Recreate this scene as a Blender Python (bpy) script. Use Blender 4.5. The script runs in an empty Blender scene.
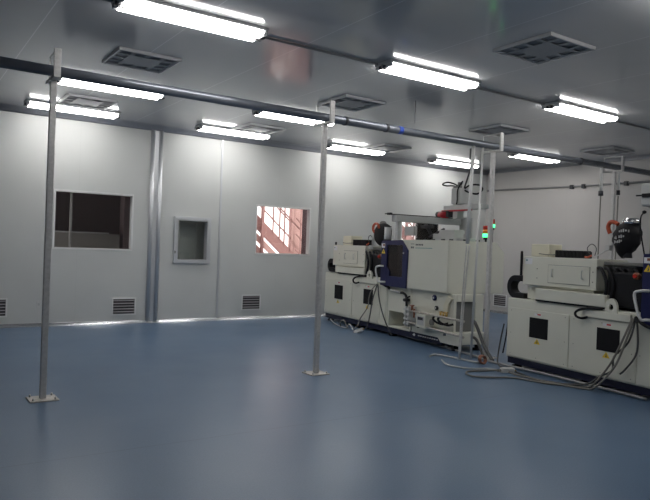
import bpy, bmesh, math, random
from mathutils import Vector, Matrix
random.seed(4)
PI = math.pi
S = bpy.context.scene
NEAR_OFF = ()
SKY = 2.5; SUN = 3.0; EXPO = 0.36
COL = S.collection
rad = math.radians

# ------------------------------------------------------------------ materials
def nodes(name):
    m = bpy.data.materials.new(name); m.use_nodes = True
    nt = m.node_tree
    return m, nt, nt.nodes['Principled BSDF']

def mat(name, col, rough=0.5, metal=0.0, spec=0.5, noise=0.0, nscale=20.0, bump=0.0, bscale=60.0, alpha=None):
    m, nt, b = nodes(name)
    c = (*col, 1)
    b.inputs['Base Color'].default_value = c
    b.inputs['Roughness'].default_value = rough
    b.inputs['Metallic'].default_value = metal
    b.inputs['Specular IOR Level'].default_value = spec
    tc = nt.nodes.new('ShaderNodeTexCoord')
    if noise:
        n = nt.nodes.new('ShaderNodeTexNoise'); n.inputs['Scale'].default_value = nscale; n.inputs['Detail'].default_value = 3
        r = nt.nodes.new('ShaderNodeValToRGB')
        r.color_ramp.elements[0].position = 0.3; r.color_ramp.elements[1].position = 0.7
        r.color_ramp.elements[0].color = tuple(x*(1-noise) for x in col)+(1,)
        r.color_ramp.elements[1].color = tuple(min(1, x*(1+noise)) for x in col)+(1,)
        nt.links.new(tc.outputs['Object'], n.inputs['Vector'])
        nt.links.new(n.outputs['Fac'], r.inputs['Fac']); nt.links.new(r.outputs['Color'], b.inputs['Base Color'])
    if bump:
        n2 = nt.nodes.new('ShaderNodeTexNoise'); n2.inputs['Scale'].default_value = bscale
        bp = nt.nodes.new('ShaderNodeBump'); bp.inputs['Strength'].default_value = bump; bp.inputs['Distance'].default_value = 0.01
        nt.links.new(tc.outputs['Object'], n2.inputs['Vector'])
        nt.links.new(n2.outputs['Fac'], bp.inputs['Height']); nt.links.new(bp.outputs['Normal'], b.inputs['Normal'])
    return m

def emis(name, col, strength, base=(0.8, 0.8, 0.8)):
    m, nt, b = nodes(name)
    b.inputs['Base Color'].default_value = (*base, 1)
    b.inputs['Emission Color'].default_value = (*col, 1)
    b.inputs['Emission Strength'].default_value = strength
    return m

def panel_mat(name, col, pitch, axis, rough, off=0.0, seam=0.006, dark=0.75, spec=0.5, metal=0.0, bump=0.02):
    """coated metal panels with thin joints every `pitch` metres along an axis (object coordinates are world metres)"""
    m, nt, b = nodes(name)
    L = nt.links.new
    tc = nt.nodes.new('ShaderNodeTexCoord'); sx = nt.nodes.new('ShaderNodeSeparateXYZ')
    L(tc.outputs['Object'], sx.inputs[0])
    def mth(op, a, v):
        n = nt.nodes.new('ShaderNodeMath'); n.operation = op
        L(a, n.inputs[0]); n.inputs[1].default_value = v
        return n.outputs[0]
    a = mth('ADD', sx.outputs[axis], 100*pitch-off)
    a = mth('MODULO', a, pitch)
    a = mth('SUBTRACT', a, pitch/2); a = mth('ABSOLUTE', a, 0)
    a = mth('GREATER_THAN', a, pitch/2-seam/2)
    n = nt.nodes.new('ShaderNodeTexNoise'); n.inputs['Scale'].default_value = 1.3; n.inputs['Detail'].default_value = 4
    L(tc.outputs['Object'], n.inputs['Vector'])
    r = nt.nodes.new('ShaderNodeValToRGB')
    r.color_ramp.elements[0].position = 0.3; r.color_ramp.elements[1].position = 0.7
    r.color_ramp.elements[0].color = tuple(x*0.97 for x in col)+(1,)
    r.color_ramp.elements[1].color = tuple(min(1, x*1.02) for x in col)+(1,)
    L(n.outputs['Fac'], r.inputs['Fac'])
    mx = nt.nodes.new('ShaderNodeMix'); mx.data_type = 'RGBA'
    L(a, mx.inputs[0]); L(r.outputs['Color'], mx.inputs[6]); mx.inputs[7].default_value = (*[x*dark for x in col], 1)
    L(mx.outputs[2], b.inputs['Base Color'])
    b.inputs['Roughness'].default_value = rough; b.inputs['Specular IOR Level'].default_value = spec
    b.inputs['Metallic'].default_value = metal
    if bump:
        n2 = nt.nodes.new('ShaderNodeTexNoise'); n2.inputs['Scale'].default_value = 2.2; n2.inputs['Detail'].default_value = 1
        L(tc.outputs['Object'], n2.inputs['Vector'])
        bp = nt.nodes.new('ShaderNodeBump'); bp.inputs['Strength'].default_value = bump; bp.inputs['Distance'].default_value = 0.05
        L(n2.outputs['Fac'], bp.inputs['Height']); L(bp.outputs['Normal'], b.inputs['Normal'])
    return m

def floor_mat():
    m, nt, b = nodes('blue_vinyl_floor'); L = nt.links.new
    tc = nt.nodes.new('ShaderNodeTexCoord')
    n = nt.nodes.new('ShaderNodeTexNoise'); n.inputs['Scale'].default_value = 90; n.inputs['Detail'].default_value = 3
    n3 = nt.nodes.new('ShaderNodeTexNoise'); n3.inputs['Scale'].default_value = 0.9; n3.inputs['Detail'].default_value = 4
    L(tc.outputs['Object'], n.inputs['Vector']); L(tc.outputs['Object'], n3.inputs['Vector'])
    r = nt.nodes.new('ShaderNodeValToRGB')
    r.color_ramp.elements[0].position = 0.3; r.color_ramp.elements[1].position = 0.7
    r.color_ramp.elements[0].color = FL0; r.color_ramp.elements[1].color = FL1
    L(n.outputs['Fac'], r.inputs['Fac'])
    # weld seams of the sheet vinyl, every 2 m in Y
    sx = nt.nodes.new('ShaderNodeSeparateXYZ'); L(tc.outputs['Object'], sx.inputs[0])
    def mth(op, a, v):
        k = nt.nodes.new('ShaderNodeMath'); k.operation = op; L(a, k.inputs[0]); k.inputs[1].default_value = v; return k.outputs[0]
    a = mth('ADD', sx.outputs[1], 100-4.6+2.0); a = mth('MODULO', a, 4.0); a = mth('SUBTRACT', a, 2.0); a = mth('ABSOLUTE', a, 0)
    a = mth('LESS_THAN', a, 0.006); a = mth('MULTIPLY', a, 0.35)
    mx = nt.nodes.new('ShaderNodeMix'); mx.data_type = 'RGBA'
    L(a, mx.inputs[0]); L(r.outputs['Color'], mx.inputs[6]); mx.inputs[7].default_value = (0.03, 0.04, 0.06, 1)
    L(mx.outputs[2], b.inputs['Base Color'])
    rr = nt.nodes.new('ShaderNodeMapRange'); L(n3.outputs['Fac'], rr.inputs[0])
    rr.inputs[1].default_value = 0.0; rr.inputs[2].default_value = 1.0; rr.inputs[3].default_value = 0.24; rr.inputs[4].default_value = 0.38
    L(rr.outputs[0], b.inputs['Roughness'])
    b.inputs['Specular IOR Level'].default_value = 0.42
    bp = nt.nodes.new('ShaderNodeBump'); bp.inputs['Strength'].default_value = 0.06; bp.inputs['Distance'].default_value = 0.01
    L(n.outputs['Fac'], bp.inputs['Height']); L(bp.outputs['Normal'], b.inputs['Normal'])
    return m

def glass_mat(name, tint, refl=1.0):
    m = bpy.data.materials.new(name); m.use_nodes = True; nt = m.node_tree
    nt.nodes.remove(nt.nodes['Principled BSDF']); out = nt.nodes['Material Output']
    t = nt.nodes.new('ShaderNodeBsdfTransparent'); t.inputs[0].default_value = (*tint, 1)
    g = nt.nodes.new('ShaderNodeBsdfGlossy'); g.inputs['Roughness'].default_value = 0.02
    f = nt.nodes.new('ShaderNodeFresnel'); f.inputs[0].default_value = 1.5
    k = nt.nodes.new('ShaderNodeMath'); k.operation = 'MULTIPLY'; k.inputs[1].default_value = refl
    mx = nt.nodes.new('ShaderNodeMixShader')
    nt.links.new(f.outputs[0], k.inputs[0]); nt.links.new(k.outputs[0], mx.inputs[0])
    nt.links.new(t.outputs[0], mx.inputs[1]); nt.links.new(g.outputs[0], mx.inputs[2]); nt.links.new(mx.outputs[0], out.inputs[0])
    return m

FL0 = (0.076, 0.129, 0.212, 1); FL1 = (0.102, 0.166, 0.262, 1)
LAMP = 13.0
M = dict(
    darkcol=mat('dark_painted_column', (0.06, 0.035, 0.045), 0.6),
    wall=panel_mat('coated_steel_wall_panel', (0.60, 0.607, 0.592), 1.31, 0, 0.34, off=0.05, seam=0.004, dark=0.9, spec=0.4),
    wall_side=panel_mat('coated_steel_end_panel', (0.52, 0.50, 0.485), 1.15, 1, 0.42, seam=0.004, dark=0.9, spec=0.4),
    ceil=panel_mat('glossy_ceiling_panel', (0.60, 0.605, 0.61), 1.18, 0, 0.11, off=0.0, seam=0.010, dark=1.35, spec=0.7, bump=0.015),
    floor=floor_mat(),
    alu=mat('anodised_aluminium', (0.60, 0.61, 0.63), 0.36, 0.55),
    cove=mat('grey_aluminium_cove', (0.36, 0.37, 0.40), 0.4, 0.5),
    cove_pol=mat('polished_aluminium_cove', (0.75, 0.76, 0.78), 0.22, 0.85),
    zinc=mat('galvanised_steel', (0.56, 0.55, 0.54), 0.42, 0.35, noise=0.10, nscale=30),
    zinc_plate=mat('weathered_zinc_plate', (0.50, 0.47, 0.43), 0.55, 0.4, noise=0.2, nscale=40),
    pipe=mat('grey_blue_pipe', (0.20, 0.215, 0.25), 0.24, 0.4),
    white_pipe=mat('white_plastic_pipe', (0.62, 0.62, 0.61), 0.35),
    white=mat('ivory_machine_paint', (0.66, 0.655, 0.57), 0.38, noise=0.02, nscale=3),
    white2=mat('warm_ivory_paint', (0.66, 0.63, 0.50), 0.45),
    lightgrey=mat('light_grey_paint', (0.50, 0.505, 0.50), 0.4),
    navy=mat('navy_machine_paint', (0.010, 0.013, 0.075), 0.35),
    navydark=mat('darker_navy_base', (0.006, 0.007, 0.032), 0.45),  # darker copy of the navy, used on the machine base
    black=mat('black_rubber', (0.010, 0.010, 0.012), 0.6, spec=0.25),
    blackbag=mat('black_cloth_cover', (0.012, 0.011, 0.013), 0.75, bump=0.6, bscale=14),
    darkgrey=mat('dark_grey_metal', (0.045, 0.045, 0.05), 0.5, 0.2),
    recess=mat('grey_recess_panel', (0.17, 0.17, 0.16), 0.5),
    chrome=mat('chromed_metal', (0.62, 0.62, 0.62), 0.15, 1.0),
    brass=mat('brass_fitting', (0.55, 0.36, 0.12), 0.3, 0.9),
    copper=mat('copper_brown_coil', (0.25, 0.10, 0.06), 0.45, 0.3),
    orange=mat('orange_silicone_hose', (0.48, 0.085, 0.035), 0.45),
    yellow=mat('yellow_warning_film', (0.75, 0.52, 0.03), 0.5),
    red=mat('red_label_film', (0.55, 0.04, 0.04), 0.5),
    blue=mat('blue_tape', (0.02, 0.06, 0.35), 0.5),
    paper=mat('white_label_film', (0.72, 0.72, 0.74), 0.5),
    teal=mat('teal_print', (0.10, 0.26, 0.24), 0.5),
    ink=mat('dark_grey_print', (0.07, 0.08, 0.08), 0.5),
    greycable=mat('grey_cable_sheath', (0.20, 0.19, 0.17), 0.5),
    darkcable=mat('dark_grey_cable_sheath', (0.07, 0.07, 0.07), 0.5),
    clearhose=mat('pale_translucent_hose', (0.42, 0.43, 0.42), 0.3),
    lamp_white=mat('white_lamp_housing', (0.62, 0.62, 0.62), 0.4),
    lamp_grey=mat('grey_lamp_spine', (0.28, 0.28, 0.28), 0.4, 0.2),
    tube=emis('glowing_tube_cover', (1.0, 0.985, 0.96), LAMP),
    green_on=emis('lit_green_lens', (0.06, 0.9, 0.25), 2.4, (0.05, 0.5, 0.2)),
    amber=mat('amber_lens', (0.80, 0.24, 0.03), 0.25),
    redlens=mat('red_lens', (0.50, 0.03, 0.02), 0.25),
    redplastic=mat('red_plastic', (0.45, 0.02, 0.03), 0.35),
    pink=mat('pink_plaster', (0.46, 0.30, 0.28), 0.8, noise=0.1, nscale=4),
    pinkmetal=mat('red_brown_painted_bar', (0.34, 0.19, 0.18), 0.6),
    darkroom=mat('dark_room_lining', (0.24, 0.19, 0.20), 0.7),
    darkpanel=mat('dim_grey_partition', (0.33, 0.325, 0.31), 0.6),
    greenpanel=mat('grey_green_cabinet_panel', (0.50, 0.56, 0.53), 0.5),
    concrete=mat('outdoor_concrete', (0.42, 0.36, 0.34), 0.8, noise=0.1, nscale=3),
    frame_white=mat('pale_window_frame', (0.74, 0.74, 0.73), 0.3),
    glass=glass_mat('clear_window_glass', (0.93, 0.93, 0.93)),
    guardglass=glass_mat('smoky_guard_window', (0.42, 0.38, 0.38), 0.6),
    sight=glass_mat('hopper_sight_glass', (0.8, 0.8, 0.8)),
    louvre=mat('dark_louvre_recess', (0.03, 0.028, 0.032), 0.6),
    slat=mat('grey_louvre_slat', (0.33, 0.31, 0.33), 0.5),
    hole=mat('dark_diffuser_hole', (0.32, 0.32, 0.33), 0.7),
    diffuser=mat('grey_diffuser_plate', (0.40, 0.40, 0.41), 0.5),
    diffuser_rim=mat('pale_diffuser_rim', (0.60, 0.60, 0.60), 0.4),
)

# ------------------------------------------------------------------ mesh helpers
class B:
    def __init__(s): s.bm = bmesh.new()
    def box(s, x0, x1, y0, y1, z0, z1, bev=0.0, seg=2):
        bm = bmesh.new()
        vs = [bm.verts.new((x, y, z)) for x in (min(x0, x1), max(x0, x1)) for y in (min(y0, y1), max(y0, y1)) for z in (min(z0, z1), max(z0, z1))]
        for f in ((0, 1, 3, 2), (4, 6, 7, 5), (0, 4, 5, 1), (2, 3, 7, 6), (0, 2, 6, 4), (1, 5, 7, 3)):
            bm.faces.new([vs[i] for i in f])
        if bev: bmesh.ops.bevel(bm, geom=bm.edges[:], offset=bev, segments=seg, affect='EDGES', profile=0.5)
        s.add(bm); return s
    def add(s, bm):
        me = bpy.data.meshes.new('t'); bm.to_mesh(me); bm.free(); s.bm.from_mesh(me); bpy.data.meshes.remove(me)
    def prism(s, pts, axis, a, b, bev=0.0):
        """pts: polygon in the two other axes (in xyz order)"""
        bm = bmesh.new()
        def P(p, t):
            q = list(p); q.insert(axis, t); return q
        lo = [bm.verts.new(P(p, a)) for p in pts]; hi = [bm.verts.new(P(p, b)) for p in pts]
        n = len(pts)
        bm.faces.new(lo); bm.faces.new(hi[::-1])
        for i in range(n): bm.faces.new((lo[i], hi[i], hi[(i+1) % n], lo[(i+1) % n]))
        bmesh.ops.recalc_face_normals(bm, faces=bm.faces[:])
        if bev: bmesh.ops.bevel(bm, geom=bm.edges[:], offset=bev, segments=2, affect='EDGES')
        s.add(bm); return s
    def tube(s, pts, r, n=10, smooth=0, caps=True):
        pts = [Vector(p) for p in pts]
        if smooth and len(pts) > 2:
            out = []
            for i in range(len(pts)-1):
                p0 = pts[max(i-1, 0)]; p1 = pts[i]; p2 = pts[i+1]; p3 = pts[min(i+2, len(pts)-1)]
                for k in range(smooth):
                    t = k/smooth
                    out.append(0.5*((2*p1)+(p2-p0)*t+(2*p0-5*p1+4*p2-p3)*t*t+(3*p1-p0-3*p2+p3)*t**3))
            out.append(pts[-1]); pts = out
        bm = bmesh.new(); rings = []; up = None
        for i, p in enumerate(pts):
            d = (pts[min(i+1, len(pts)-1)]-pts[max(i-1, 0)])
            if d.length < 1e-9: d = Vector((0, 0, 1))
            d.normalize()
            if up is None:
                up = d.orthogonal().normalized()
            up = (up-d*up.dot(d))
            up = up.normalized() if up.length > 1e-6 else d.orthogonal().normalized()
            w = d.cross(up)
            rr = r[i] if isinstance(r, (list, tuple)) else r
            rings.append([bm.verts.new(p+(up*math.cos(a)+w*math.sin(a))*rr) for a in [2*PI*k/n for k in range(n)]])
        for a, b in zip(rings, rings[1:]):
            for k in range(n): 
                f = bm.faces.new((a[k], a[(k+1) % n], b[(k+1) % n], b[k])); f.smooth = True
        if caps:
            bm.faces.new(rings[0][::-1]); bm.faces.new(rings[-1])
        s.add(bm); return s
    def cyl(s, p0, p1, r, n=16): return s.tube([p0, p1], r, n)
    def lathe(s, prof, c, axis=2, n=20):
        """prof: (r, h) list turned about an axis through c"""
        bm = bmesh.new(); rings = []
        for r, h in prof:
            ring = []
            for k in range(n):
                a = 2*PI*k/n; q = [math.cos(a)*r, math.sin(a)*r]; q.insert(axis, h)
                ring.append(bm.verts.new(Vector(c)+Vector(q)))
            rings.append(ring)
        for a, b in zip(rings, rings[1:]):
            for k in range(n):
                f = bm.faces.new((a[k], a[(k+1) % n], b[(k+1) % n], b[k])); f.smooth = True
        bm.faces.new(rings[0]); bm.faces.new(rings[-1])
        bmesh.ops.recalc_face_normals(bm, faces=bm.faces[:])
        s.add(bm); return s

def obj(name, b, m, parent=None, label=None):
    me = bpy.data.meshes.new(name); b.bm.to_mesh(me); b.bm.free()
    o = bpy.data.objects.new(name, me); COL.objects.link(o)
    me.materials.append(M[m] if isinstance(m, str) else m)
    if parent is not None: o.parent = parent
    if label: o['label'] = label
    return o
def struct(name, b, m):
    o = obj(name, b, m); o['kind'] = 'structure'; return o
def thing(name, label, cat, loc=(0, 0, 0), rz=0.0, group=None):
    o = bpy.data.objects.new(name, None); COL.objects.link(o)
    o.location = loc; o.rotation_euler = (0, 0, rz); o['label'] = label; o['category'] = cat
    o.empty_display_size = 0.1
    if group: o['group'] = group
    return o
def tag(o, label, cat, group=None):
    o['label'] = label; o['category'] = cat
    if group: o['group'] = group
    return o
def copy_tree(o, parent=None):
    c = o.copy(); COL.objects.link(c); c.parent = parent
    for ch in list(o.children): copy_tree(ch, c)
    return c

# ------------------------------------------------------------------ the room
W = 11.6; H = 3.6; XE = 12.75; X0 = -2.2; Y0 = -2.6
struct('floor', B().box(X0-0.1, XE+0.1, Y0-0.1, W+0.1, -0.12, 0), 'floor')
struct('ceiling', B().box(X0-0.1, XE+0.1, Y0-0.1, W+0.1, H, H+0.12), 'ceil')
# window wall: openings cut as strips
ops = [(2.29, 3.60, 1.32, 2.29), (4.45, 5.05, 1.16, 1.91), (6.11, 7.38, 1.32, 2.29), (9.93, 11.20, 1.32, 2.29)]
b = B(); x = X0
for (a, c, z0, z1) in ops:
    b.box(x, a, W, W+0.1, 0, H); b.box(a, c, W, W+0.1, 0, z0); b.box(a, c, W, W+0.1, z1, H); x = c
b.box(x, XE+0.1, W, W+0.1, 0, H)
bmesh.ops.remove_doubles(b.bm, verts=b.bm.verts[:], dist=1e-4)
struct('wall_back', b, 'wall')
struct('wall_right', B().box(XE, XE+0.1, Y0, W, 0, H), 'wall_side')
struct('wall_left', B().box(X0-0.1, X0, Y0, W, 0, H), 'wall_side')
struct('wall_front', B().box(X0, XE, Y0-0.1, Y0, 0, H), 'wall')
# coves: a quarter-round aluminium strip at the floor, a flatter one at the ceiling
def cove_poly(r, n=6, s=1):
    return [(0, 0)]+[(-r*(1-math.sin(a)), r*(1-math.cos(a))) for a in [PI/2*k/n for k in range(n+1)]][::1]
def cove(name, r, low, m, side):
    n = 6
    arc = [(r*(1-math.sin(PI/2*k/n)), r*(1-math.cos(PI/2*k/n))) for k in range(n+1)]  # from (r,0) to (0,r): (out, up)
    pts = [(0.0, 0.0)]+arc
    b = B()
    if side == 'back':
        q = [(W-o, (u if low else H-u)) for o, u in pts]; b.prism(q, 0, X0, XE)
    else:
        q = [(XE-o, (u if low else H-u)) for o, u in pts]
        b = B(); bm = bmesh.new()
        lo = [bm.verts.new((x, Y0, z)) for x, z in q]; hi = [bm.verts.new((x, W, z)) for x, z in q]
        bm.faces.new(lo); bm.faces.new(hi[::-1])
        for i in range(len(q)): bm.faces.new((lo[i], hi[i], hi[(i+1) % len(q)], lo[(i+1) % len(q)]))
        bmesh.ops.recalc_face_normals(bm, faces=bm.faces[:]); b.add(bm)
    for f in b.bm.faces: f.smooth = len(f.verts) == 4
    o = struct(name, b, m)
    return o
cove('baseboard_back', 0.055, True, 'cove_pol', 'back')
cove('baseboard_right', 0.055, True, 'cove_pol', 'right')
cove('trim_1', 0.10, False, 'cove', 'back')
cove('trim_2', 0.07, False, 'cove', 'right')
# rounded aluminium joint column on the window wall, two ribs and a valley
b = B()
for xc in (3.935, 4.085):
    b.tube([(xc, W-0.012, 0.03), (xc, W-0.012, H-0.09)], 0.038, 16)
b.box(3.94, 4.08, W-0.014, W, 0.03, H-0.09)
struct('trim_3', b, 'alu')
struct('trim_4', B().box(5.29, 5.33, W-0.012, W, 0.04, H-0.09, 0.004), 'alu')
struct('trim_5', B().box(0.78, 0.82, W-0.012, W, 0.04, H-0.09, 0.004), 'alu')

# windows ------------------------------------------------------------------
def window(n, rect, fw, proud, mats='alu', mull=None):
    x0, x1, z0, z1 = rect
    e = bpy.data.objects.new('window_%d' % n, None); COL.objects.link(e); e['kind'] = 'structure'
    e.location = ((x0+x1)/2, W, z0)
    def loc(b):
        bmesh.ops.translate(b.bm, verts=b.bm.verts[:], vec=-Vector(e.location)); return b
    b = B(); y0, y1 = W-proud, W+0.105; t = 0.012
    # picture-frame face around the opening plus a lining inside it
    b.box(x0-fw, x1+fw, y0, W+0.002, z1, z1+fw, 0.004); b.box(x0-fw, x1+fw, y0, W+0.002, z0-fw, z0, 0.004)
    b.box(x0-fw, x0, y0, W+0.002, z0, z1, 0.004); b.box(x1, x1+fw, y0, W+0.002, z0, z1, 0.004)
    b.box(x0, x0+t, y0, y1, z0, z1); b.box(x1-t, x1, y0, y1, z0, z1)
    b.box(x0, x1, y0, y1, z0, z0+t); b.box(x0, x1, y0, y1, z1-t, z1)
    obj('window_frame', loc(b), mats, e)
    obj('window_pane', loc(B().box(x0+t, x1-t, W+0.085, W+0.091, z0+t, z1-t)), 'glass', e)
    if mull:
        obj('mullion', loc(B().box(mull-0.018, mull+0.018, W+0.095, W+0.13, z0, z1, 0.004)), 'zinc', e)
    return e
window(1, ops[0], 0.022, 0.006, 'frame_white', mull=2.575)
w2 = window(2, ops[1], 0.065, 0.045)
o = obj('window_catch', B().box(-0.355, -0.335, -0.058, -0.044, 0.12, 0.17, 0.004), 'chrome', w2)
window(3, ops[2], 0.022, 0.006, 'frame_white')
window(4, ops[3], 0.022, 0.006, 'frame_white')

# dark room behind the first two windows
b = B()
b.box(0.4, 5.6, W+3.6, W+3.7, 0, 3); b.box(0.3, 0.4, W+0.1, W+0.4, 0, 3); b.box(0.3, 0.4, W+1.7, W+3.7, 0, 3); b.box(0.3, 0.4, W+0.4, W+1.7, 2.3, 3); b.box(5.6, 5.7, W+0.1, W+3.7, 0, 3)  # left wall has an unseen doorway gap, added to let daylight in
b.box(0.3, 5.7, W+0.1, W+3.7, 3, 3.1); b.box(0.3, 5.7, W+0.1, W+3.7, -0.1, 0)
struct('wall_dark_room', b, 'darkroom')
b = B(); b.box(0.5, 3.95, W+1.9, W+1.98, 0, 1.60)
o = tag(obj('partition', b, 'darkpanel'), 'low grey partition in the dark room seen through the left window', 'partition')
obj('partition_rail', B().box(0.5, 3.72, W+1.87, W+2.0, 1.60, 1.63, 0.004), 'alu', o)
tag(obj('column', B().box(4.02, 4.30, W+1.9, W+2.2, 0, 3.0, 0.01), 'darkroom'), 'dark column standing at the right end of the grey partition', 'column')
c = thing('storage_cabinet', 'grey green cabinet standing behind the small framed window', 'cabinet', (5.15, W+0.42, 0))
obj('body', B().box(-0.5, 0.18, 0, 0.4, 0.0, 2.2, 0.01), 'greenpanel', c)
obj('door', B().box(-0.49, -0.16, -0.02, 0, 0.08, 2.15, 0.006), 'greenpanel', c)
obj('door', B().box(-0.15, 0.17, -0.02, 0, 0.08, 2.15, 0.006), 'greenpanel', c)

# sunlit passage outside windows 3 and 4
YP = W+3.2
b = B(); b.box(5.7, 16, W+0.1, YP+4, -0.2, -0.05)
struct('ground_outside', b, 'concrete')
struct('wall_outside', B().box(5.7, 5.8, W+0.1, YP+0.1, -0.05, 3.4), 'darkroom')

# outdoor stair flights: stringer, balusters, rails and the pink wall piers between them; open sky behind
def stair(ox, label):
    t = thing('outdoor_staircase', label, 'staircase', (ox, 14.2, -0.05), group='outdoor stairs beyond the windows')
    k = -0.85
    def zl(x, z0): return z0+k*x+0.05
    xa, xb = -0.5, 1.25
    def band(b, z0, th, y0, y1, xa=xa, xb=xb):
        b.prism([(xa, zl(xa, z0)-th), (xb, zl(xb, z0)-th), (xb, zl(xb, z0)), (xa, zl(xa, z0))], 1, y0, y1)
        return b
    obj('stringer', band(B(), 2.25, 0.34, 0, 0.08), 'pinkmetal', t)
    obj('added_wall_band', band(B(), 1.80, 0.16, 0.0, 0.08), 'pink', t)  # added bands in place of wall, gaps between them make the sunlit streaks
    obj('added_wall_band', band(B(), 1.52, 0.55 if ox < 9 else 0.2, 0.0, 0.08), 'pink', t)  # thinner on the second flight so more bright sky shows through
    for z0 in (2.55, 2.95, 3.02):
        obj('rail', band(B(), z0, 0.035, -0.02, 0.02, xb=1.0 if z0 < 3 else 1.25), 'pinkmetal', t)
    for x in (0.20, 0.47, 0.66, 0.80, 0.98, -0.2):
        obj('baluster', B().box(x-0.013, x+0.013, -0.02, 0.02, zl(x, 2.2), 3.6), 'pinkmetal', t)
    obj('post', B().box(0.09, 0.16, -0.12, -0.05, 0, 3.6, 0.005), 'pinkmetal', t)
    # added bars standing in for the diagonal grid shadow on the pier
    for z0 in (2.75, 3.15, 2.35):
        obj('rail', band(B(), z0, 0.03, -0.10, -0.07, xa=1.1, xb=1.7), 'pinkmetal', t)
    for x in (1.24, 1.36):
        obj('baluster', B().box(x-0.01, x+0.01, -0.09, -0.06, 0.4, 3.6), 'pinkmetal', t)
    return t
stair(7.48, 'red brown outdoor stair with diagonal rails behind the square sunlit window')
stair(12.15, 'outdoor stair glimpsed behind the machine through the rear window')
b = B()
for x0 in (8.64, 13.14): b.box(x0, x0+0.9, 14.42, 14.6, -0.05, 4.0)
for x0 in (5.8, 11.0): b.box(x0, x0+(1.5 if x0 < 6 else 0.9), 14.42, 14.6, -0.05, 4.0)
struct('wall_passage', b, 'pink')
tag(obj('column', B().box(7.96, 8.30, W+1.0, W+1.25, -0.05, 3.4, 0.01), 'darkcol'), 'dark upright column at the right edge of the sunlit window', 'column')

# ------------------------------------------------------------------ ceiling lamps
def make_lamp():
    t = thing('ceiling_lamp', '', 'ceiling light')
    hl = 0.715
    b = B().box(-hl, hl, -0.15, 0.15, -0.035, 0, 0.008)
    obj('housing', b, 'lamp_white', t)
    for s in (-1, 1):
        n = 8; yc = s*0.080; r = 0.066
        pts = [(yc+r*math.cos(a), -0.036-0.052*math.sin(a)) for a in [PI*k/n for k in range(n+1)]]
        bb = B().prism(pts[::-1], 0, -hl+0.05, hl-0.05)
        obj('tube_cover', bb, 'tube', t)
    obj('spine', B().box(-hl-0.01, hl+0.01, -0.014, 0.014, -0.088, -0.036, 0.004), 'lamp_grey', t)
    for s in (-1, 1):
        e = obj('end_cap', B().box(s*(hl-0.05), s*(hl-0.005), -0.14, 0.14, -0.075, -0.036, 0.012), 'lamp_white', t)
        obj('latch', B().box(s*(hl-0.03), s*(hl+0.012), -0.05, -0.02, -0.085, -0.05, 0.003), 'darkgrey', e)
        obj('latch', B().box(s*(hl-0.03), s*(hl+0.012), 0.02, 0.05, -0.085, -0.05, 0.003), 'darkgrey', e)
    return t
lamp0 = make_lamp(); first = True
LX = (2.275, 5.235, 8.175, 11.125)
cols = ['leftmost', 'second from left', 'third from left', 'rightmost']
rows = [(5.71, {0: 'large twin ceiling light, leftmost in the nearest row', 1: 'twin ceiling light in the nearest row, right of the large one',
                2: 'twin ceiling light in the nearest row, upper right beyond the pipe line', 3: 'twin ceiling light of the nearest row above the right machine'}),
        (9.0, {0: 'ceiling light just behind the pipe, beside the top of the left pole', 1: 'ceiling light just behind the pipe, ending at the middle pole top',
                3: 'ceiling light just behind the pipe, right of the bracketed pole'}),
        (10.95, {0: 'twin ceiling light by the window wall, above the wide dark window', 1: 'twin ceiling light by the window wall, right of the double ribbed column',
                 2: 'twin ceiling light by the window wall, right of the middle pole', 3: 'twin ceiling light by the window wall, over the robot arm'}),
        (2.65, {0: 'ceiling light over the near floor, leftmost of its row', 1: 'ceiling light over the near floor, second of its row',
                2: 'ceiling light over the near floor, third of its row', 3: 'ceiling light over the near floor, last of its row'})]
for y, labs in rows:
    for i, x in enumerate(LX):
        if y < 3 and i in NEAR_OFF: continue
        if (y == 5.71 and i == 3) or (y == 9.0 and i == 2): continue
        dx = {9.0: (0.18, 0.14, 0, 0.20), 10.95: (0.12, 0.0, -0.14, -0.22)}.get(y, (0, 0, 0, 0))[i]
        o = lamp0 if first else copy_tree(lamp0); first = False
        o.location = (x+dx, y, H); o['label'] = labs[i]; o['group'] = 'fluorescent ceiling lights'
# surface conduit that links the lamps of the nearest row
tag(obj('conduit', B().tube([(X0, 5.80, H-0.016), (XE, 5.80, H-0.016)], 0.014, 8), 'lamp_grey'), 'thin grey conduit along the ceiling joining the nearest lights', 'conduit')

# ceiling air diffusers
def make_diffuser():
    t = thing('air_diffuser', '', 'ceiling vent')
    h = 0.355
    b = B()
    b.box(-h, h, -h, -h+0.02, -0.035, 0, 0.003); b.box(-h, h, h-0.02, h, -0.035, 0, 0.003)
    b.box(-h, -h+0.02, -h+0.02, h-0.02, -0.035, 0, 0.003); b.box(h-0.02, h, -h+0.02, h-0.02, -0.035, 0, 0.003)
    obj('frame', b, 'diffuser_rim', t)
    obj('backing', B().box(-h+0.02, h-0.02, -h+0.02, h-0.02, -0.008, -0.002), 'hole', t)
    # perforated plate: a ring of twelve square slots around a blank centre
    p = B(); n = 4; w = 2*(h-0.02); c = w/n; m_ = 0.026; a = -h+0.02
    for i in range(n+1):
        q = a+c*i
        p.box(max(a, q-m_), min(-a, q+m_), a, -a, -0.024, -0.016)
        p.box(a, -a, max(a, q-m_), min(-a, q+m_), -0.0245, -0.0165)
    p.box(a+c-m_, -a-c+m_, a+c-m_, -a-c+m_, -0.026, -0.018)
    obj('plate', p, 'diffuser', t)
    return t
d0 = make_diffuser(); first = True
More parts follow.
